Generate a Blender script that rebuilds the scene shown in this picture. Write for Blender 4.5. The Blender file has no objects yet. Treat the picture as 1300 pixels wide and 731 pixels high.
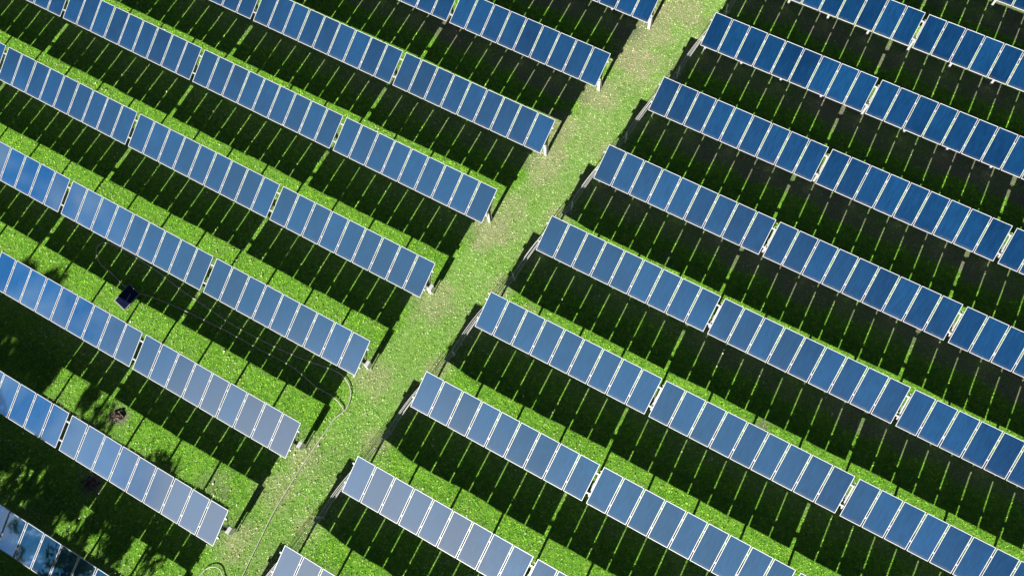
import bpy, bmesh, math, random
import numpy as np
from mathutils import Vector, Matrix
random.seed(4); rng = np.random.default_rng(7)
sc = bpy.context.scene
COL = sc.collection
R = math.radians

# ------------------------------------------------------------------ the place, in metres
LOW = 1.55                    # clearance of the low edge
RUN, RISE = 1.708, 0.763      # plan depth and rise of the tilted modules
PITCH = 4.827                 # row spacing
TILT = math.atan2(RISE, RUN); SLANT = math.hypot(RUN, RISE)
GAP_R, GAP_L = 0.209, 0.199
XR = {-2: .174, -1: -.567, 0: -1.308, 1: -2.049, 2: -2.793, 3: -3.533, 4: -4.261, 5: -5.008, 6: -5.750, 7: -6.521, 8: -7.27}
XL = {0: -4.425, 1: -5.128, 2: -5.866, 3: -6.612, 4: -7.359, 5: -8.102, 6: -8.867, 7: -9.587, 8: -10.322, 9: -11.05}
DY = {-1: .026, 0: .013, 1: -.008, 2: -.018, 4: -.027, 5: -.012, 6: -.011, 7: .01, 8: .031}
def row_y(k): return -PITCH*k + DY.get(k, 0)
SUN = Vector((0.08, -1.96, 1.0)).normalized()      # towards the sun

# ------------------------------------------------------------------ node helpers
def new_mat(name):
    m = bpy.data.materials.new(name); m.use_nodes = True
    nt = m.node_tree; b = nt.nodes['Principled BSDF']
    return m, nt, b
def N(nt, t, **kw):
    n = nt.nodes.new(t)
    for k, v in kw.items():
        if hasattr(n, k): setattr(n, k, v)
        else: n.inputs[k].default_value = v
    return n
def ramp(nt, fac, stops):
    n = nt.nodes.new('ShaderNodeValToRGB'); e = n.color_ramp.elements
    while len(e) < len(stops): e.new(.5)
    for i, (p, c) in enumerate(stops):
        e[i].position = p; e[i].color = (*c, 1) if len(c) == 3 else c
    nt.links.new(fac, n.inputs['Fac']); return n.outputs['Color']
def noise(nt, vec, scale, detail=3, rough=.55, dist=0):
    n = nt.nodes.new('ShaderNodeTexNoise'); n.inputs['Scale'].default_value = scale
    n.inputs['Detail'].default_value = detail; n.inputs['Roughness'].default_value = rough
    n.inputs['Distortion'].default_value = dist
    nt.links.new(vec, n.inputs['Vector']); return n.outputs['Fac']
def mix(nt, fac, a, b, mode='MIX'):
    n = nt.nodes.new('ShaderNodeMix'); n.data_type = 'RGBA'; n.blend_type = mode
    for sock, v in ((n.inputs[0], fac), (n.inputs[6], a), (n.inputs[7], b)):
        if isinstance(v, bpy.types.NodeSocket): nt.links.new(v, sock)
        elif isinstance(v, (int, float)): sock.default_value = v
        else: sock.default_value = (*v, 1)
    return n.outputs[2]
def math_(nt, op, a, b=None, c=None, clamp=False):
    n = nt.nodes.new('ShaderNodeMath'); n.operation = op; n.use_clamp = clamp
    for i, v in enumerate((a, b, c)):
        if v is None: continue
        if isinstance(v, bpy.types.NodeSocket): nt.links.new(v, n.inputs[i])
        else: n.inputs[i].default_value = v
    return n.outputs[0]

# ------------------------------------------------------------------ materials
def metal(name, base, rough=.45, met=0.0, var=.12, scale=14):
    m, nt, b = new_mat(name)
    tc = N(nt, 'ShaderNodeTexCoord')
    f = noise(nt, tc.outputs['Object'], scale, 5, .65)
    c = ramp(nt, f, [(.3, tuple(x*(1-var) for x in base)), (.7, tuple(min(1, x*(1+var*.5)) for x in base))])
    nt.links.new(c, b.inputs['Base Color'])
    b.inputs['Roughness'].default_value = rough; b.inputs['Metallic'].default_value = met
    return m
M_FRAME = metal('anodised_aluminium', (.82, .81, .83), .42, .1, .05)
M_GALV = metal('galvanised_steel', (.66, .66, .67), .5, .25, .25, 9)
M_BACK = metal('white_backsheet', (.55, .55, .56), .6)
M_CABLE = metal('pale_conduit', (.85, .84, .82), .5, 0, .15)
M_HOSE = metal('weathered_hose', (.84, .78, .66), .6, 0, .25, 5)
M_DARKPL = metal('dark_plastic', (.03, .03, .035), .5)
M_BARK = metal('bark', (.16, .12, .09), .9, 0, .4, 6)

def glass_mat(name, base_a, base_b, dusty=.5):
    m, nt, b = new_mat(name)
    tc = N(nt, 'ShaderNodeTexCoord'); oi = N(nt, 'ShaderNodeObjectInfo'); geo = N(nt, 'ShaderNodeNewGeometry')
    mp = N(nt, 'ShaderNodeMapping'); mp.inputs['Scale'].default_value = (7, 1.1, 1)
    nt.links.new(geo.outputs['Position'], mp.inputs['Vector'])
    streak = noise(nt, mp.outputs[0], 1.6, 4, .6, .3)
    broad = noise(nt, geo.outputs['Position'], .35, 3, .5)
    dust = noise(nt, geo.outputs['Position'], 38, 2, .5)
    f = math_(nt, 'MULTIPLY_ADD', streak, .55, math_(nt, 'MULTIPLY', broad, .45))
    f = math_(nt, 'ADD', f, math_(nt, 'MULTIPLY_ADD', oi.outputs['Random'], .22, -.11))
    c = ramp(nt, f, [(.32, base_a), (.68, base_b)])
    sp = ramp(nt, dust, [(.72, (0, 0, 0)), (.78, (1, 1, 1))])
    c = mix(nt, math_(nt, 'MULTIPLY', sp, .35), c, (.6, .7, .8))
    so_ = N(nt, 'ShaderNodeSeparateXYZ'); nt.links.new(tc.outputs['Object'], so_.inputs[0])
    lowd = ramp(nt, math_(nt, 'ADD', so_.outputs[1], math_(nt, 'MULTIPLY_ADD', streak, .35, -.17)), [(.0, (dusty,)*3), (.16, (.0,)*3)])
    c = mix(nt, lowd, c, (.62, .62, .60))
    nt.links.new(c, b.inputs['Base Color'])
    b.inputs['Metallic'].default_value = 0.0
    b.inputs['Roughness'].default_value = .5
    b.inputs['Specular IOR Level'].default_value = .3
    gl = N(nt, 'ShaderNodeBsdfGlossy'); gl.inputs['Color'].default_value = (.65, .9, 1, 1)
    rr = ramp(nt, streak, [(.3, (.025,)*3), (.7, (.06,)*3)]); nt.links.new(rr, gl.inputs['Roughness'])
    ms = N(nt, 'ShaderNodeMixShader'); ms.inputs[0].default_value = GLOSS
    nt.links.new(math_(nt, 'MULTIPLY_ADD', f, -.34, GLOSS+.17), ms.inputs[0])
    nt.links.new(b.outputs[0], ms.inputs[1]); nt.links.new(gl.outputs[0], ms.inputs[2])
    nt.links.new(ms.outputs[0], nt.nodes['Material Output'].inputs['Surface'])
    return m
GLOSS = .75
M_GLASS = glass_mat('blue_module_glass', (.004, .115, .335), (.014, .17, .465))
M_DGLASS = glass_mat('dark_blue_glass', (.002, .006, .03), (.004, .012, .05), 0.0)
nd = M_DGLASS.node_tree.nodes['Mix Shader']; M_DGLASS.node_tree.links.remove(nd.inputs[0].links[0]); nd.inputs[0].default_value = .10

def ground_color(nt):
    """colour of turf from position plus the vertex tints dry / soil; returns colour socket"""
    geo = N(nt, 'ShaderNodeNewGeometry'); P = geo.outputs['Position']
    at = N(nt, 'ShaderNodeVertexColor'); at.layer_name = 'tint'
    sep = N(nt, 'ShaderNodeSeparateColor'); nt.links.new(at.outputs['Color'], sep.inputs[0])
    dry, soil, aisle = sep.outputs[0], sep.outputs[1], sep.outputs[2]
    n1 = noise(nt, P, .55, 4, .6); n2 = noise(nt, P, 4.5, 4, .65); n3 = noise(nt, P, 17, 3, .7)
    g = ramp(nt, n2, [(.30, (.10, .38, .012)), (.5, (.28, .72, .025)), (.70, (.50, .90, .07))])
    g = mix(nt, math_(nt, 'MULTIPLY', ramp(nt, n3, [(.35, (0,)*3), (.65, (1,)*3)]), .4), g, (.42, .80, .09))
    pale = ramp(nt, n2, [(.30, (.30, .66, .08)), (.50, (.52, .88, .19)), (.70, (.78, .97, .38))])
    g = mix(nt, math_(nt, 'MULTIPLY', aisle, ramp(nt, n1, [(.3, (.5,)*3), (.58, (1,)*3)])), g, pale)
    straw = ramp(nt, n3, [(.3, (.56, .54, .20)), (.5, (.84, .78, .42)), (.7, (.94, .90, .62))])
    dm = math_(nt, 'MULTIPLY', dry, math_(nt, 'ADD', ramp(nt, n2, [(.32, (0,)*3), (.6, (1,)*3)]), .35), clamp=True)
    g = mix(nt, dm, g, straw)
    earth = ramp(nt, n3, [(.3, (.13, .11, .105)), (.7, (.40, .335, .28))])
    sm = math_(nt, 'MULTIPLY', soil, ramp(nt, n2, [(.34, (.35,)*3), (.52, (1,)*3)]), clamp=True)
    return g, earth, sm, P
M_GROUND, nt, b = new_mat('turf_soil')
g, earth, sm, P = ground_color(nt)
dk = mix(nt, .5, g, (.08, .15, .05))
c = mix(nt, sm, dk, earth); nt.links.new(c, b.inputs['Base Color'])
b.inputs['Roughness'].default_value = .95; b.inputs['Specular IOR Level'].default_value = .1
bp = N(nt, 'ShaderNodeBump'); bp.inputs['Strength'].default_value = .9; bp.inputs['Distance'].default_value = .05
nt.links.new(noise(nt, P, 11, 5, .75), bp.inputs['Height']); nt.links.new(bp.outputs[0], b.inputs['Normal'])

M_GRASS, nt, b = new_mat('grass_blades')
g, earth, sm, P = ground_color(nt)
v = N(nt, 'ShaderNodeVertexColor'); v.layer_name = 'tone'
sp = N(nt, 'ShaderNodeSeparateColor'); nt.links.new(v.outputs['Color'], sp.inputs[0])
g = mix(nt, 1.0, g, ramp(nt, sp.outputs[0], [(0, (.26, .32, .28)), (.45, (1, 1, 1)), (1, (2.1, 1.8, 2.8))]), 'MULTIPLY')
nt.links.new(g, b.inputs['Base Color']); b.inputs['Roughness'].default_value = .7
b.inputs['Specular IOR Level'].default_value = .2
tr = N(nt, 'ShaderNodeBsdfTranslucent'); nt.links.new(g, tr.inputs['Color'])
ms = N(nt, 'ShaderNodeMixShader'); ms.inputs[0].default_value = .08
nt.links.new(b.outputs[0], ms.inputs[1]); nt.links.new(tr.outputs[0], ms.inputs[2])
nt.links.new(ms.outputs[0], nt.nodes['Material Output'].inputs['Surface'])

M_LITTER, nt, b = new_mat('fallen_leaves')
v = N(nt, 'ShaderNodeVertexColor'); v.layer_name = 'tone'
sp = N(nt, 'ShaderNodeSeparateColor'); nt.links.new(v.outputs['Color'], sp.inputs[0])
nt.links.new(ramp(nt, sp.outputs[0], [(0, (.30, .17, .08)), (.25, (.55, .38, .16)), (.55, (.80, .72, .42)), (1, (.95, .94, .88))]), b.inputs['Base Color'])
M_EARTH, nt, b = new_mat('dug_earth')
tc = N(nt, 'ShaderNodeTexCoord')
nt.links.new(ramp(nt, noise(nt, tc.outputs['Object'], 9, 6, .85), [(.36, (.02, .014, .012)), (.5, (.08, .05, .045)), (.62, (.42, .34, .26)), (.75, (.7, .6, .45))]), b.inputs['Base Color'])
b.inputs['Roughness'].default_value = 1
M_LEAF, nt, b = new_mat('tree_leaves')
v = N(nt, 'ShaderNodeVertexColor'); v.layer_name = 'tone'
sp = N(nt, 'ShaderNodeSeparateColor'); nt.links.new(v.outputs['Color'], sp.inputs[0])
nt.links.new(ramp(nt, sp.outputs[0], [(0, (.02, .05, .012)), (1, (.09, .16, .04))]), b.inputs['Base Color'])
b.inputs['Roughness'].default_value = .5

# ------------------------------------------------------------------ mesh helpers
def link(name, me, mat, parent=None, loc=(0, 0, 0)):
    if mat is not None and not me.materials: me.materials.append(mat)
    o = bpy.data.objects.new(name, me); COL.objects.link(o); o.location = loc
    if parent: o.parent = parent
    return o
def bm_box(bm, x0, x1, y0, y1, z0, z1, mat=None):
    vs = []
    for x, y, z in ((x0,y0,z0),(x1,y0,z0),(x1,y1,z0),(x0,y1,z0),(x0,y0,z1),(x1,y0,z1),(x1,y1,z1),(x0,y1,z1)):
        p = Vector((x, y, z)); vs.append(bm.verts.new(mat @ p if mat else p))
    for f in ((3,2,1,0),(4,5,6,7),(0,1,5,4),(1,2,6,5),(2,3,7,6),(3,0,4,7)): bm.faces.new([vs[i] for i in f])
def mesh_of(bm, name, smooth=False):
    me = bpy.data.meshes.new(name); bm.to_mesh(me); bm.free()
    if smooth: me.polygons.foreach_set('use_smooth', [True]*len(me.polygons))
    return me
def bm_tube(bm, pts, r, seg=8):
    pts = [Vector(p) for p in pts]; rings = []
    for i, p in enumerate(pts):
        t = (pts[min(i+1, len(pts)-1)] - pts[max(i-1, 0)]).normalized()
        up = Vector((0, 0, 1)) if abs(t.z) < .9 else Vector((1, 0, 0))
        a = t.cross(up).normalized(); b2 = a.cross(t)
        rr = r[i] if isinstance(r, (list, tuple)) else r
        rings.append([bm.verts.new(p + a*math.cos(2*math.pi*j/seg)*rr + b2*math.sin(2*math.pi*j/seg)*rr) for j in range(seg)])
    for q, s in zip(rings, rings[1:]):
        for j in range(seg): bm.faces.new((q[j], q[(j+1) % seg], s[(j+1) % seg], s[j]))
    bm.faces.new(rings[0][::-1]); bm.faces.new(rings[-1])
def catmull(P, n=8):
    P = [Vector(p) for p in P]; out = []
    for i in range(len(P)-1):
        p0, p1, p2, p3 = P[max(i-1, 0)], P[i], P[i+1], P[min(i+2, len(P)-1)]
        for j in range(n):
            t = j/n
            out.append(.5*((2*p1)+(p2-p0)*t+(2*p0-5*p1+4*p2-p3)*t*t+(3*p1-p0-3*p2+p3)*t**3))
    out.append(P[-1]); return out
def empty(name, loc, label, cat, group=None):
    o = bpy.data.objects.new(name, None); COL.objects.link(o); o.location = loc; o.empty_display_size = .3
    o['label'] = label; o['category'] = cat
    if group: o['group'] = group
    return o
def tag(o, label, cat, group=None):
    o['label'] = label; o['category'] = cat
    if group: o['group'] = group
    return o

# ------------------------------------------------------------------ solar table meshes (origin: west end of the low edge, on the ground)
SL = Matrix.Translation((0, 0, LOW)) @ Matrix.Rotation(TILT, 4, 'X')      # slope frame: x along the row, y up the slope
MGAP = .057; MW = (9 - 8*MGAP)/9; FW = .023; TH = .038
def glass_mesh():
    bm = bmesh.new()
    bm_box(bm, FW, MW-FW, FW, SLANT-FW, -.022, -.006)
    return mesh_of(bm, 'module_glass')
def frame_mesh():
    bm = bmesh.new()
    bm_box(bm, 0, MW, 0, FW, -TH, 0); bm_box(bm, 0, MW, SLANT-FW, SLANT, -TH, 0)
    bm_box(bm, 0, FW, FW, SLANT-FW, -TH, 0); bm_box(bm, MW-FW, MW, FW, SLANT-FW, -TH, 0)
    return mesh_of(bm, 'module_frame')
ME_GLASS, ME_FRAME = glass_mesh(), frame_mesh()
ME_GLASS.materials.append(M_GLASS); ME_FRAME.materials.append(M_FRAME)
S1, S2 = .235*SLANT, .765*SLANT            # where the two purlins run
def rail_mesh(x0, x1, s):
    bm = bmesh.new()
    bm_box(bm, x0, x1, s-.035, s+.035, -TH-.008, -TH-.002, SL)                    # C-profile: top flange
    bm_box(bm, x0, x1, s-.035, s-.029, -TH-.118, -TH-.008, SL)
    bm_box(bm, x0, x1, s-.029, s+.035, -TH-.118, -TH-.112, SL)
    x = x0 + .5
    return mesh_of(bm, 'purlin')
def beam_mesh(w):
    bm = bmesh.new()
    z1 = -TH-.120
    bm_box(bm, -w/2, w/2, S1-.16, S2+.16, z1-.09, z1, SL)
    return mesh_of(bm, 'crossbeam')
def post_mesh(w, d):
    """C-section steel post with flanges, from below ground to the crossbeam"""
    bm = bmesh.new()
    yc = RUN*.5; z1 = LOW + RISE*.5 - .255
    bm_box(bm, -w/2, -w/2+.012, yc-d/2, yc+d/2, -.3, z1)
    bm_box(bm, -w/2+.012, w/2, yc-d/2, yc-d/2+.012, -.3, z1)
    bm_box(bm, -w/2+.012, w/2, yc+d/2-.012, yc+d/2, -.3, z1)
    # head plate
    bm_box(bm, -w/2-.02, w/2+.02, yc-d/2-.03, yc+d/2+.03, z1+.001, z1+.03)
    return mesh_of(bm, 'post')
def brace_mesh():
    bm = bmesh.new()
    p0 = Vector((0, RUN*.5+.07, .75)); p1 = SL @ Vector((0, S2+.05, -TH-.20))
    q0 = Vector((0, RUN*.5-.07, .95)); q1 = SL @ Vector((0, S1-.05, -TH-.20))
    bm_tube(bm, [p0, p1], .022, 6); bm_tube(bm, [q0, q1], .022, 6)
    return mesh_of(bm, 'brace')
ME = {'rail': {}, 'beam': beam_mesh(.07), 'post': post_mesh(.11, .13), 'post_end': post_mesh(.17, .19), 'brace': brace_mesh()}
bm = bmesh.new(); bm_box(bm, .088, .25, RUN*.5-.17, RUN*.5+.13, .50, 1.02); bm_box(bm, .08, .26, RUN*.5-.18, RUN*.5+.14, 1.022, 1.045); bm_box(bm, .14, .19, RUN*.5-.05, RUN*.5, -.1, .498)  # added pale box, stands in for the bright lit face of an end post
ME['glare_box'] = mesh_of(bm, 'post_glare_box')
for k in ('beam', 'post', 'post_end', 'brace', 'glare_box'): ME[k].materials.append(M_FRAME if k == 'glare_box' else M_GALV)
def rail(x0, x1, s):
    key = (round(x0, 3), round(x1, 3), round(s, 3))
    if key not in ME['rail']:
        m = rail_mesh(*key); m.materials.append(M_GALV); ME['rail'][key] = m
    return ME['rail'][key]

def make_table(x, y, posts, x0, x1, label, group, end_post=None, closing=False):
    t = empty('solar_table', (x, y, 0), label, 'solar table', group)
    for i in range(9):
        m = link('solar_module', ME_GLASS, None, t)
        mx = i*(MW+MGAP)
        wob = Matrix.Rotation(R(random.gauss(0, .22)), 4, 'X') @ Matrix.Rotation(R(random.gauss(0, .22)), 4, 'Y')
        m.matrix_basis = SL @ Matrix.Translation((mx, 0, 0)) @ wob
        f = link('frame', ME_FRAME, None, m)
    for s in (S1, S2): link('rail', rail(x0, x1, s), None, t)
    for px in posts:
        end = (px == end_post)
        link('post', ME['post_end' if end and px > 5 else 'post'], None, t, (px, 0, 0))
        link('crossbeam', ME['beam'], None, t, (px, 0, 0))
        if end:
            link('brace', ME['brace'], None, t, (px, 0, 0))
            if px > 5 and y < -16: link('post_glare_box', ME['glare_box'], None, t, (px, 0, 0))  # added box imitating the glare on the post, lower left row ends only
    return t

ORD = ['', 'first', 'second', 'third', 'fourth', 'fifth', 'sixth', 'seventh', 'eighth', 'ninth', 'tenth']
PLACE = {0: 'nearest the path', 1: 'second from path', 2: 'third from path', 3: 'fourth from path'}
LEFT = {0: [0], 1: [0, 1], 2: [0, 1, 2], 3: [0, 1, 2, 3], 4: [0, 1, 2, 3], 5: [0, 1, 2, 3], 6: [0, 1, 2], 7: [0, 1, 2], 8: [0, 1], 9: [0, 1]}
RIGHT = {-2: [1], -1: [0, 1], 0: [0, 1], 1: [0, 1, 2], 2: [0, 1, 2], 3: [0, 1, 2], 4: [0, 1, 2], 5: [0, 1, 2], 6: [0, 1, 2], 7: [0, 1], 8: [0]}
ROWL = {0: 'topmost row left of it', 8: 'row in the bottom left corner', 9: 'row below the bottom left corner'}
ROWR = {-2: 'row in the top right corner', -1: 'next to last row at top right', 7: 'lowest row right of it', 8: 'row below the frame right of it'}
LOOK_L = {0: 'deep blue', 1: 'deep blue', 2: 'deep blue', 3: 'medium blue', 4: 'medium blue', 5: 'greyish blue', 6: 'pale blue', 7: 'pale grey blue', 8: 'sky reflecting', 9: 'pale blue'}
LOOK_R = {-2: 'deep blue', -1: 'deep blue', 0: 'deep blue', 1: 'deep blue', 2: 'deep blue', 3: 'medium blue', 4: 'medium blue', 5: 'greyish blue', 6: 'pale grey blue', 7: 'pale blue', 8: 'pale blue'}
for k, ns in LEFT.items():
    for n in ns:
        x = XL[k] - 9 - n*(9+GAP_L)
        posts = [9-.13, 9-2.46, 9-4.77, 9-7.08]
        rw = ROWL.get(k, f'{ORD[k+1]} row from the top left of it')
        lab = f'{LOOK_L[k]} table, {PLACE[n]}, {rw}'
        make_table(x, row_y(k), posts, -GAP_L+.012 if n != ns[-1] else -.07, 9.09 if n == 0 else 9.008, lab, 'solar tables in rows left of the path', posts[0] if n == 0 else None)
for k, ns in RIGHT.items():
    for n in ns:
        x = XR[k] + n*(9+GAP_R)
        posts = [.13 if n == 0 else -.035, 2.28, 4.58, 6.87]
        rw = ROWR.get(k, f'{ORD[k+1]} row to reach it on the right')
        lab = f'{LOOK_R[k]} table, {PLACE[n]}, {rw}'
        make_table(x, row_y(k), posts, -.10 if n == 0 else -.008, 9+GAP_R-.02 if n != ns[-1] else 9.07, lab, 'solar tables in rows right of the path', posts[0] if n == 0 else None)

# ------------------------------------------------------------------ cable runs and stakes along the right side of the path
def lerp(a, b, t): return a + (b-a)*t
SPAN = ['topmost', 'second', 'third', 'fourth', 'fifth', 'sixth', 'seventh', 'eighth', 'ninth']
for k in range(-1, 8):
    A = Vector((XR[k]-.02, row_y(k)+RUN*.5, 0)); B = Vector((XR[k+1]-.02, row_y(k+1)+RUN*.5, 0))
    mid = (A+B)*.5 + Vector((-.10, 0.1, 0))
    between = f'between the {SPAN[k+1]} and {SPAN[k+2]} row ends right of the path' if k < 7 else 'below the lowest row end right of the path'
    t = empty('cable_run', (mid.x, mid.y, 0), f'pale cable bundle sagging {between}', 'cables', 'cable bundles strung between the row ends')
    for j in range(4):
        off = (j-1.5)*.055; z0 = 1.42 + random.uniform(-.12, .1); zm = .62 + .10*math.sin(j*2.1); sag = random.uniform(.04, .16)
        A2 = A + Vector((-.02, .42, 0)); B2 = B + Vector((.06, .5, 0)); zb = 1.25 + random.uniform(-.1, .1)
        z0 += .25; pts = []
        for i in range(17):
            u = i/16
            p = lerp(A2, mid, u*2) if u < .5 else lerp(mid, B2, u*2-1)
            w = u*2 if u < .5 else 2-u*2
            s = math.sin(math.pi*w)
            z = lerp(z0 if u < .5 else zb, zm, w) - sag*s*.7
            side = off*(1+.3*w) - .05*s
            pts.append((p.x+side-mid.x + .12*(1-w)**3, p.y-mid.y+off*.3, max(.06, z)))
        bm = bmesh.new(); bm_tube(bm, catmull(pts, 3), .011, 6)
        link('cable', mesh_of(bm, 'cable', True), M_CABLE, t)
    s = empty('cable_stake', (mid.x+.02, mid.y, 0), f'thin white stake under cables {between}', 'stake', 'stakes under the cable bundles')
    bm = bmesh.new(); bm_box(bm, -.032, .032, -.008, .008, -.2, 1.28); bm_box(bm, -.032, -.020, .008, .045, -.2, 1.28)
    po = link('pole', mesh_of(bm, 'stake_pole'), M_FRAME, s); po.rotation_euler = (R(random.uniform(-5, 5)), R(random.uniform(-4, 4)), R(random.uniform(-20, 20)))
    bm = bmesh.new(); bm_box(bm, -.15, .17, -.03, -.010, .56, .61)
    link('arm', mesh_of(bm, 'stake_arm'), M_FRAME, s)

# ------------------------------------------------------------------ hose on the grass
def hose(name, pts, r, label, mat, z=.03):
    c = Vector((pts[len(pts)//2][0], pts[len(pts)//2][1], 0))
    P = [(p[0]-c.x, p[1]-c.y, z + random.uniform(0, .025)) for p in pts]
    bm = bmesh.new(); bm_tube(bm, catmull(P, 8), r, 6)
    return tag(link(name, mesh_of(bm, name, True), mat, None, c), label, 'hose')
LOOP = [(-8.12,-25.75),(-8.11,-25.37),(-8.27,-24.9),(-8.63,-24.51),(-9.15,-24.29),(-9.85,-24.28),(-11.04,-24.48),(-12.94,-24.66),(-15.34,-24.72),(-17.33,-24.59),(-19.06,-24.44),(-20.78,-24.21),(-22.72,-24.08),(-23.76,-24.11),(-24.3,-24.24),(-24.5,-24.6),(-24.22,-25.02),(-23.6,-25.34),(-23.03,-25.39),
        (-22.25,-25.58),(-21.44,-25.74),(-20.85,-25.62),(-20.09,-25.47),(-18.92,-25.33),(-17.47,-25.23),(-15.53,-25.15),(-13.82,-25.14),(-11.68,-25.1),(-10.08,-25.37),(-9.04,-25.4),(-8.48,-25.54),(-8.16,-25.76),(-8.34,-26.26),(-8.39,-27.11),(-8.5,-28.75),(-8.5,-29.91),(-8.49,-31.37),(-8.36,-32.72),(-8.17,-34.39),(-8.01,-35.47),(-7.9,-38)]
hose('hose', LOOP, .021, 'long thin tan hose looping under the left rows and down the grass path', M_HOSE)
hose('hose', [(-10.3,-37.5),(-10.05,-36.3),(-9.92,-35.31),(-9.84,-34.98),(-9.59,-34.74),(-9.28,-34.69),(-8.99,-34.84),(-8.66,-35.13),(-8.5,-35.9),(-8.6,-37.5)], .019, 'short curl of tan hose at the bottom edge of the path', M_HOSE)

# ------------------------------------------------------------------ dark panel lying on the grass
lp = empty('loose_panel', (-21.25, -26.1, 0), 'small dark blue panel with a pale rim lying on sunlit grass left of the hose', 'panel')
lp.rotation_euler = (0, 0, R(-12)); lp.scale = (.92, 1.06, 1)
Q = Matrix.Translation((0, 0, .17)) @ Matrix.Rotation(R(7), 4, 'X')
bm = bmesh.new(); bm_box(bm, -.42, .42, -.50, .50, 0, .012, Q); link('glass', mesh_of(bm, 'loose_glass'), M_DGLASS, lp)
bm = bmesh.new()
bm_box(bm, -.47, .47, -.55, -.502, -.05, .018, Q); bm_box(bm, -.47, .47, .502, .52, -.05, .018, Q)
bm_box(bm, -.47, -.422, -.502, .502, -.05, .018, Q); bm_box(bm, .422, .44, -.502, .502, -.05, .018, Q)
link('rim', mesh_of(bm, 'loose_rim'), metal('dull_rim', (.42, .43, .44), .6), lp)

# ------------------------------------------------------------------ turf: tint functions shared by the ground and the blades
kk = np.array(sorted(XR)); xr_ = np.array([XR[k] for k in kk]); yr_ = np.array([row_y(k) for k in kk])
def vnoise(x, y, s, seed):
    r = np.random.default_rng(seed); T = r.random((256, 256))
    u, v = x/s+1000.3, y/s+1000.7
    i, j = np.floor(u).astype(int), np.floor(v).astype(int); fu, fv = u-i, v-j
    fu = fu*fu*(3-2*fu); fv = fv*fv*(3-2*fv)
    a = T[i % 256, j % 256]; b = T[(i+1) % 256, j % 256]; c = T[i % 256, (j+1) % 256]; d = T[(i+1) % 256, (j+1) % 256]
    return (a*(1-fu)+b*fu)*(1-fv)+(c*(1-fu)+d*fu)*fv
def sstep(a, b, x): t = np.clip((x-a)/(b-a), 0, 1); return t*t*(3-2*t)
dry_spots = [(XL[k]+.25, row_y(k)+.5, 1.4 if k < 5 else 1.05, .72 if k < 4 else .55) for k in XL] + [(XR[k]-.35, row_y(k)+.3, .9, .35) for k in XR] \
          + [(XR[k]-.25, row_y(k)+2.6, .8, .5) for k in XR]
dry_spots += [(-9.0, -30.6, 1.2, .45), (-4.4, -1.5, 1.6, .9), (-4.8, 1.8, 1.6, .8), (-3.2, 3.0, 1.5, .7), (-6.2, -7.4, 1.4, .7), (-6.1, -12.5, 1.1, .5), (-2.6, -17.4, .7, .3)]
bare = [(-17.95,-31.25,.55,1), (-17.14,-34.49,.6,1), (9.9,-17.2,.5,.8), (8.2,8.2,.5,.7), (-11.7,-31.9,1.0,.5), (2.3,-11.3,.5,.4)]
def tint(x, y):
    xc = (x - .1525*(y)) ; # the path runs askew to the rows
    c = xc + 2.87 
    w = vnoise(x, y, 1.1, 3)*.5 - .25
    aisle = 1 - sstep(1.35, 2.1, np.abs(c + w))
    aisle *= .50 + .42*sstep(-34, -10, y)
    north = sstep(-20, 2, y)
    dry = np.zeros_like(x)
    for sx, sy, r, s in dry_spots:
        d = np.hypot((x-sx), (y-sy)*.9)/r + (vnoise(x, y, .5, 5)-.5)*.7
        dry = np.maximum(dry, s*(1-sstep(.35, 1.15, d)))
    dry = np.maximum(dry, aisle*(.04+.36*north)*sstep(.42, .75, vnoise(x, y, 1.6, 9)))
    k = np.round(-y/PITCH + .17)
    rel = y + PITCH*k + (vnoise(x, y, .9, 11)-.5)*.7            # distance north of the low edge
    band = sstep(-.75, -.25, rel)*(1-sstep(1.1, 2.2, rel))
    soil = band*(1-aisle)*(.35+.65*sstep(-22, -6, y + .25*(x))) * (.55+.45*vnoise(x, y, 2.3, 12))
    for sx, sy, r, s in bare:
        d = np.hypot(x-sx, y-sy)/r + (vnoise(x, y, .25, 15)-.5)*.9
        soil = np.maximum(soil, s*(1-sstep(.5, 1.3, d)))
    # small brown drift along high edges in the rows to the right
    soil = soil*(1-.8*np.clip(dry, 0, 1))
    return np.clip(dry, 0, 1), np.clip(soil, 0, 1), np.clip(aisle, 0, 1)

def ground_h(x, y):
    c = x - .1525*y + 2.87
    return .11*sstep(.8, 3, c) - .07*(1-sstep(-30, -22, y))*(1-sstep(-2, 1, c)) + (vnoise(x, y, 2.7, 21)-.5)*.05 + (vnoise(x, y, .8, 22)-.5)*.03
inner_x = np.arange(-44, 28.01, .25); inner_y = np.arange(-46, 18.01, .25)
ox = np.array([4, 12, 30, 80, 250, 900])
gx = np.concatenate([-44-ox[::-1], inner_x, 28+ox]); gy = np.concatenate([-46-ox[::-1], inner_y, 18+ox])
X, Y = np.meshgrid(gx, gy); X = X.ravel(); Y = Y.ravel(); Z = ground_h(X, Y)
Z[(X < -44) | (X > 28) | (Y < -46) | (Y > 18)] = 0
nx, ny = len(gx), len(gy)
i, j = np.meshgrid(np.arange(nx-1), np.arange(ny-1)); a = (j*nx+i).ravel()
faces = np.stack([a, a+1, a+nx+1, a+nx], 1)
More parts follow.
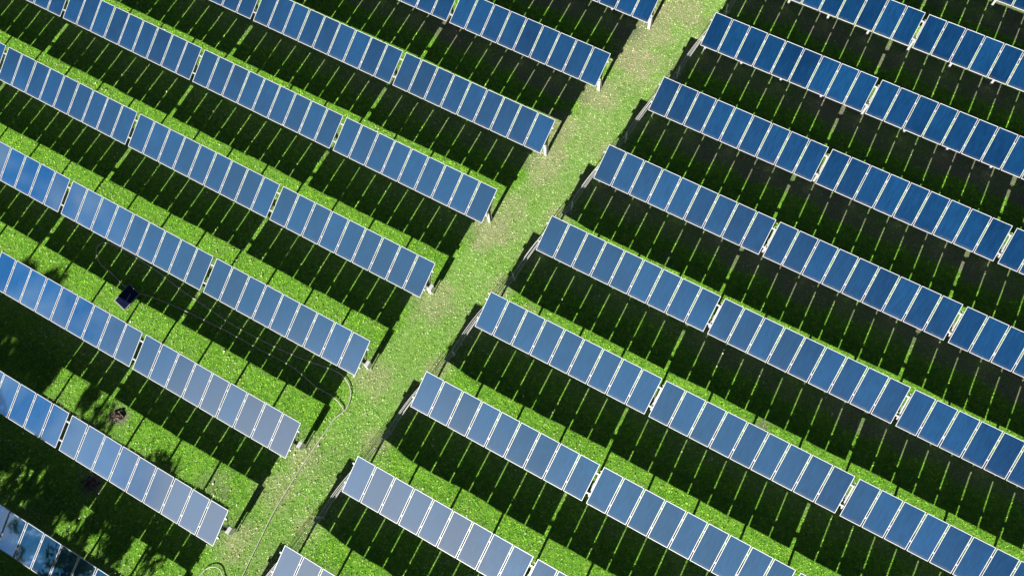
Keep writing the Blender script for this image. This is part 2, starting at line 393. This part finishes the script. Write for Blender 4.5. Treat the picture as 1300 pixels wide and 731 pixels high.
def np_mesh(name, V, F, attrs):
    me = bpy.data.meshes.new(name); n = F.shape[1]
    me.vertices.add(len(V)); me.vertices.foreach_set('co', np.ascontiguousarray(V, dtype=np.float32).ravel())
    me.loops.add(F.size); me.loops.foreach_set('vertex_index', F.ravel().astype(np.int32))
    me.polygons.add(len(F)); me.polygons.foreach_set('loop_start', np.arange(0, F.size, n, dtype=np.int32))
    me.update(calc_edges=True)
    for nm, C in attrs.items():
        at = me.color_attributes.new(nm, 'FLOAT_COLOR', 'POINT')
        at.data.foreach_set('color', np.ascontiguousarray(C, dtype=np.float32).ravel())
    return me
def rgba(*c): return np.stack([*c, np.ones_like(c[0])], 1)
me = np_mesh('ground', np.stack([X, Y, Z], 1), faces, {'tint': rgba(*tint(X, Y))})
me.polygons.foreach_set('use_smooth', [True]*len(me.polygons))
gnd = link('ground', me, M_GROUND); gnd['kind'] = 'structure'

# region of turf worth covering in blades
foot = np.array([(-41.5, -13.0), (13.0, 13.8), (24.5, -18.5), (-19, -42.0)])
def inside(x, y, poly):
    r = np.ones_like(x, bool); n = len(poly)
    for q in range(n):
        ax, ay = poly[q]; bx, by = poly[(q+1) % n]
        r &= ((bx-ax)*(y-ay)-(by-ay)*(x-ax)) < 0
    return r
def blades(n, seed):
    r = np.random.default_rng(seed)
    x = r.uniform(-42, 25, n); y = r.uniform(-42, 14, n)
    m = inside(x, y, foot); x, y = x[m], y[m]
    # clumping, thinner on bare soil
    d, s, a = tint(x, y)
    cl = vnoise(x, y, .16, 31)*.6 + vnoise(x, y, .45, 32)*.4
    keep = r.random(len(x)) < np.clip(.25 + 1.2*cl, 0, 1)*(1-.93*s)*(1-.35*d)
    x, y, d, s, a, cl = (q[keep] for q in (x, y, d, s, a, cl))
    n = len(x); th = r.uniform(0, 2*np.pi, n); L = r.uniform(.05, .12, n)*(1-.35*a)*(.7+.6*cl); w = r.uniform(.018, .042, n)
    le = r.uniform(.55, 1.38, n); ph = r.uniform(0, 2*np.pi, n)
    z = ground_h(x, y)-.004
    dx, dy = np.cos(th)*w/2, np.sin(th)*w/2
    p0 = np.stack([x-dx, y-dy, z], 1); p1 = np.stack([x+dx, y+dy, z], 1)
    p2 = np.stack([x+np.cos(ph)*np.sin(le)*L, y+np.sin(ph)*np.sin(le)*L, z+np.cos(le)*L], 1)
    V = np.stack([p0, p1, p2], 1).reshape(-1, 3); F = np.arange(3*n).reshape(-1, 3)
    tone = np.clip(r.normal(.48, .33, n)+(vnoise(x,y,.13,33)-.5)*.5, 0, 1)
    T = np.repeat(rgba(d, s, a), 3, 0); C = np.repeat(rgba(tone, tone, tone), 3, 0)
    return np_mesh('grass', V, F, {'tint': T, 'tone': C})
gr = link('grass', blades(1500000, 5), M_GRASS); gr['kind'] = 'stuff'
tag(gr, 'short green turf growing over the field and the path between the rows', 'grass')

# fallen leaves: small pale and brown flecks, thickest in the lower left
def litter(n, seed):
    r = np.random.default_rng(seed)
    x = r.uniform(-42, 25, n); y = r.uniform(-42, 14, n); m = inside(x, y, foot); x, y = x[m], y[m]
    c = x - .1525*y + 2.87
    dens = .10 + .9*sstep(8, -26, x*.6 - y*.0 + (y+12)*.8) + .0*c
    dens *= .35 + 1.3*sstep(.35, .8, vnoise(x, y, 1.7, 41))
    keep = r.random(len(x)) < dens; x, y = x[keep], y[keep]; n = len(x)
    s = r.uniform(.014, .036, n)*np.where(r.random(n) < .05, 1.9, 1); th = r.uniform(0, 6.28, n); el = r.uniform(.4, .8, n)
    z = ground_h(x, y) + r.uniform(.035, .075, n); tz = r.uniform(-.5, .5, (n, 2))
    V = []
    for ux, uy in ((-1, 0), (0, -1), (1, 0), (0, 1)):
        px = ux*s; py = uy*s*el
        X_ = px*np.cos(th)-py*np.sin(th); Y_ = px*np.sin(th)+py*np.cos(th)
        V.append(np.stack([x+X_, y+Y_, z + X_*tz[:, 0] + Y_*tz[:, 1]], 1))
    V = np.stack(V, 1).reshape(-1, 3); t = np.clip(r.beta(2.2, 1.2, n), 0, 1)
    return np_mesh('fallen_leaves', V, np.arange(4*n).reshape(-1, 4), {'tone': np.repeat(rgba(t, t, t), 4, 0)})
lt = link('fallen_leaves', litter(110000, 8), M_LITTER); lt['kind'] = 'stuff'
tag(lt, 'pale and brown fallen leaves scattered over the grass', 'leaves')

# mounds of dug earth
def mound(x, y, r, h, label, seed):
    rr = random.Random(seed); bm = bmesh.new()
    bmesh.ops.create_icosphere(bm, subdivisions=4, radius=1)
    from mathutils import noise as mn
    for v in bm.verts:
        p = v.co.copy(); n = mn.noise(p*2.3+Vector((seed, 0, 0)))*.5 + mn.noise(p*7)*.28 + mn.noise(p*15)*.16
        q = 1 + mn.noise(Vector((p.x*1.6+seed, p.y*1.6, 0)))*.9 + n*.5
        v.co = Vector((p.x*r*q, p.y*r*.75*q, max(-.05, p.z*h*(1+2.2*n) - .02)))
    o = link('earth_mound', mesh_of(bm, 'mound'), M_EARTH, None, (x, y, 0)); tag(o, label, 'earth mound'); o.rotation_euler.z = rr.uniform(0, 3)
mound(-17.95, -31.3, .36, .10, 'dark dug earth heap on the sunlit grass in the lower left', 3)
mound(-17.14, -34.49, .33, .09, 'brown earth heap in shade under the edge of a pale table, lower left', 8)

# ------------------------------------------------------------------ trees beyond the lower left rows (they shade the turf and show in the glass)
def tree(x, y, z0, z1, rad, label, seed, nl=9000, size=.16):
    r = np.random.default_rng(seed); rr = random.Random(seed)
    t = empty('leafy_tree', (x, y, 0), label, 'tree', 'trees beyond the lower left rows')
    bm = bmesh.new(); H = z1-.15*(z1-z0)
    bm_tube(bm, catmull([(0, 0, -.3), (.1, .05, H*.3), (-.12, .1, H*.62), (.05, 0, H)], 4), [.26*(1-.8*i/12) for i in range(13)], 9)
    cl = []
    for i in range(46):
        u = rr.random(); zz = z0+(z1-z0)*u; rad_u = rad*math.sqrt(max(.08, 1-(2*u-.9)**2)); an = rr.uniform(0, 6.28); q = rad_u*math.sqrt(rr.random())*.95
        cl.append((math.cos(an)*q, math.sin(an)*q, zz, rr.uniform(.3, .8)*rad*.34))
    for c in cl[::3]:
        zb = max(z0*.7, c[2]-abs(c[0])-abs(c[1])*.6)
        bm_tube(bm, [(0, 0, zb), (c[0]*.5, c[1]*.5, (zb+c[2])*.5+.1), (c[0], c[1], c[2])], [.08, .05, .02], 6)
    link('trunk', mesh_of(bm, 'trunk', True), M_BARK, t)
    pick = r.integers(0, len(cl), nl); C = np.array(cl)[pick]
    d = r.normal(0, 1, (nl, 3)); d /= np.linalg.norm(d, axis=1)[:, None]
    c = C[:, :3] + d*(C[:, 3]*r.random(nl)**.45)[:, None]*np.array([1, 1, .75])
    a = r.normal(0, 1, (nl, 3)); a /= np.linalg.norm(a, axis=1)[:, None]
    b_ = np.cross(a, r.normal(0, 1, (nl, 3))); b_ /= np.linalg.norm(b_, axis=1)[:, None]
    s = r.uniform(.6, 1.3, nl)[:, None]*size
    V = np.stack([c-a*s, c-b_*s*.4, c+a*s, c+b_*s*.4], 1).reshape(-1, 3); tn = np.clip(r.normal(.45, .25, nl), 0, 1)
    link('crown', np_mesh('crown', V, np.arange(4*nl).reshape(-1, 4), {'tone': np.repeat(rgba(tn, tn, tn), 4, 0)}), M_LEAF, t)
tree(-19.3, -49.5, 3.0, 9.4, 3.2, 'leafy tree nearest the lower left rows, its shade dappling the turf', 1)
tree(-13.9, -50.2, 3.4, 8.9, 2.9, 'smaller leafy tree to the right beyond the lower left rows', 2, 6000)
tree(-25.0, -60.0, 10.4, 16.2, 4.7, 'tall bare trunked tree with the widest crown beyond the rows', 3, 15000, .2)
tree(-31.2, -62.0, 14.0, 18.6, 3.0, 'tallest tree farthest beyond the lower left rows', 4, 8000, .2)

tree(-16.9, -54.5, 4.6, 9.6, 2.7, 'slender leafy tree standing between the two nearest trees', 6, 9000)

# ------------------------------------------------------------------ sky, clouds, sun
w = bpy.data.worlds.new("World"); sc.world = w; w.use_nodes = True
nt = w.node_tree; bg = nt.nodes['Background']
sky = nt.nodes.new('ShaderNodeTexSky'); sky.sky_type = 'NISHITA'; sky.sun_disc = False
sky.sun_elevation = math.asin(SUN.z); sky.sun_rotation = math.atan2(SUN.x, SUN.y)
sky.air_density = 1.0; sky.dust_density = .6; sky.ozone_density = 4.0
tc = nt.nodes.new('ShaderNodeTexCoord'); D = tc.outputs['Generated']
def dirmask(v, c0, c1):
    n = nt.nodes.new('ShaderNodeVectorMath'); n.operation = 'DOT_PRODUCT'; nt.links.new(D, n.inputs[0])
    n.inputs[1].default_value = Vector(v).normalized()
    mr = nt.nodes.new('ShaderNodeMapRange'); mr.interpolation_type = 'SMOOTHSTEP'
    mr.inputs['From Min'].default_value = math.cos(R(c1)); mr.inputs['From Max'].default_value = math.cos(R(c0))
    nt.links.new(n.outputs['Value'], mr.inputs['Value']); return mr.outputs[0]
haze = dirmask((-.24, -.85, .47), 4, 23)
veil = dirmask((-.20, -.85, .49), 10, 50)
hole = math_(nt, 'MAXIMUM', dirmask((-.68, -.58, .46), 7, 13), dirmask((-.52, -.74, .42), 4, 9))
cn = noise(nt, D, 9, 6, .62, .6)
wisps = ramp(nt, cn, [(.43, (0,)*3), (.60, (1,)*3)])
cover = math_(nt, 'MULTIPLY', haze, math_(nt, 'SUBTRACT', 1.0, hole))
cover = math_(nt, 'MULTIPLY', cover, math_(nt, 'MULTIPLY_ADD', noise(nt, D, 3, 3), .5, .62), clamp=True)
tinted = mix(nt, 1.0, sky.outputs[0], (.72, .78, 1.45), 'MULTIPLY')
blue = mix(nt, veil, tinted, (9.5, 12.5, 16.0))
blue = mix(nt, math_(nt, 'MULTIPLY', hole, .85), blue, (2.2, 10, 26.0))
blue = mix(nt, math_(nt, 'MULTIPLY', math_(nt, 'MULTIPLY', wisps, hole), .68), blue, (30, 29, 32))
sc_ = mix(nt, cover, blue, (38.0, 29.5, 29.0))
nt.links.new(sc_, bg.inputs['Color']); bg.inputs['Strength'].default_value = .0145
sd = bpy.data.lights.new('sun', 'SUN'); sd.energy = 7.5; sd.angle = R(.36); sd.color = (1.0, .97, .90)
so = bpy.data.objects.new('sun', sd); COL.objects.link(so); so.rotation_euler = SUN.to_track_quat('Z', 'Y').to_euler(); so.location = (10, -60, 40)

# ------------------------------------------------------------------ camera (drone, 38 m above the panels)
cd = bpy.data.cameras.new('camera'); cam = bpy.data.objects.new('camera', cd); COL.objects.link(cam)
M = Matrix(((0.875512, 0.480744, -0.048627), (-0.440199, 0.835054, 0.330013), (0.199258, -0.267525, 0.942723)))
cam.matrix_world = Matrix.Translation((4.531, -27.717, 38.531+LOW)) @ M.transposed().to_4x4()
cd.sensor_width = 36; cd.lens = 1063.15/1300*36; cd.clip_end = 3000; cd.clip_start = .5
sc.camera = cam
sc.view_settings.view_transform = 'Standard'; sc.view_settings.look = 'None'; sc.view_settings.exposure = 0
sc.cycles.diffuse_bounces = 1
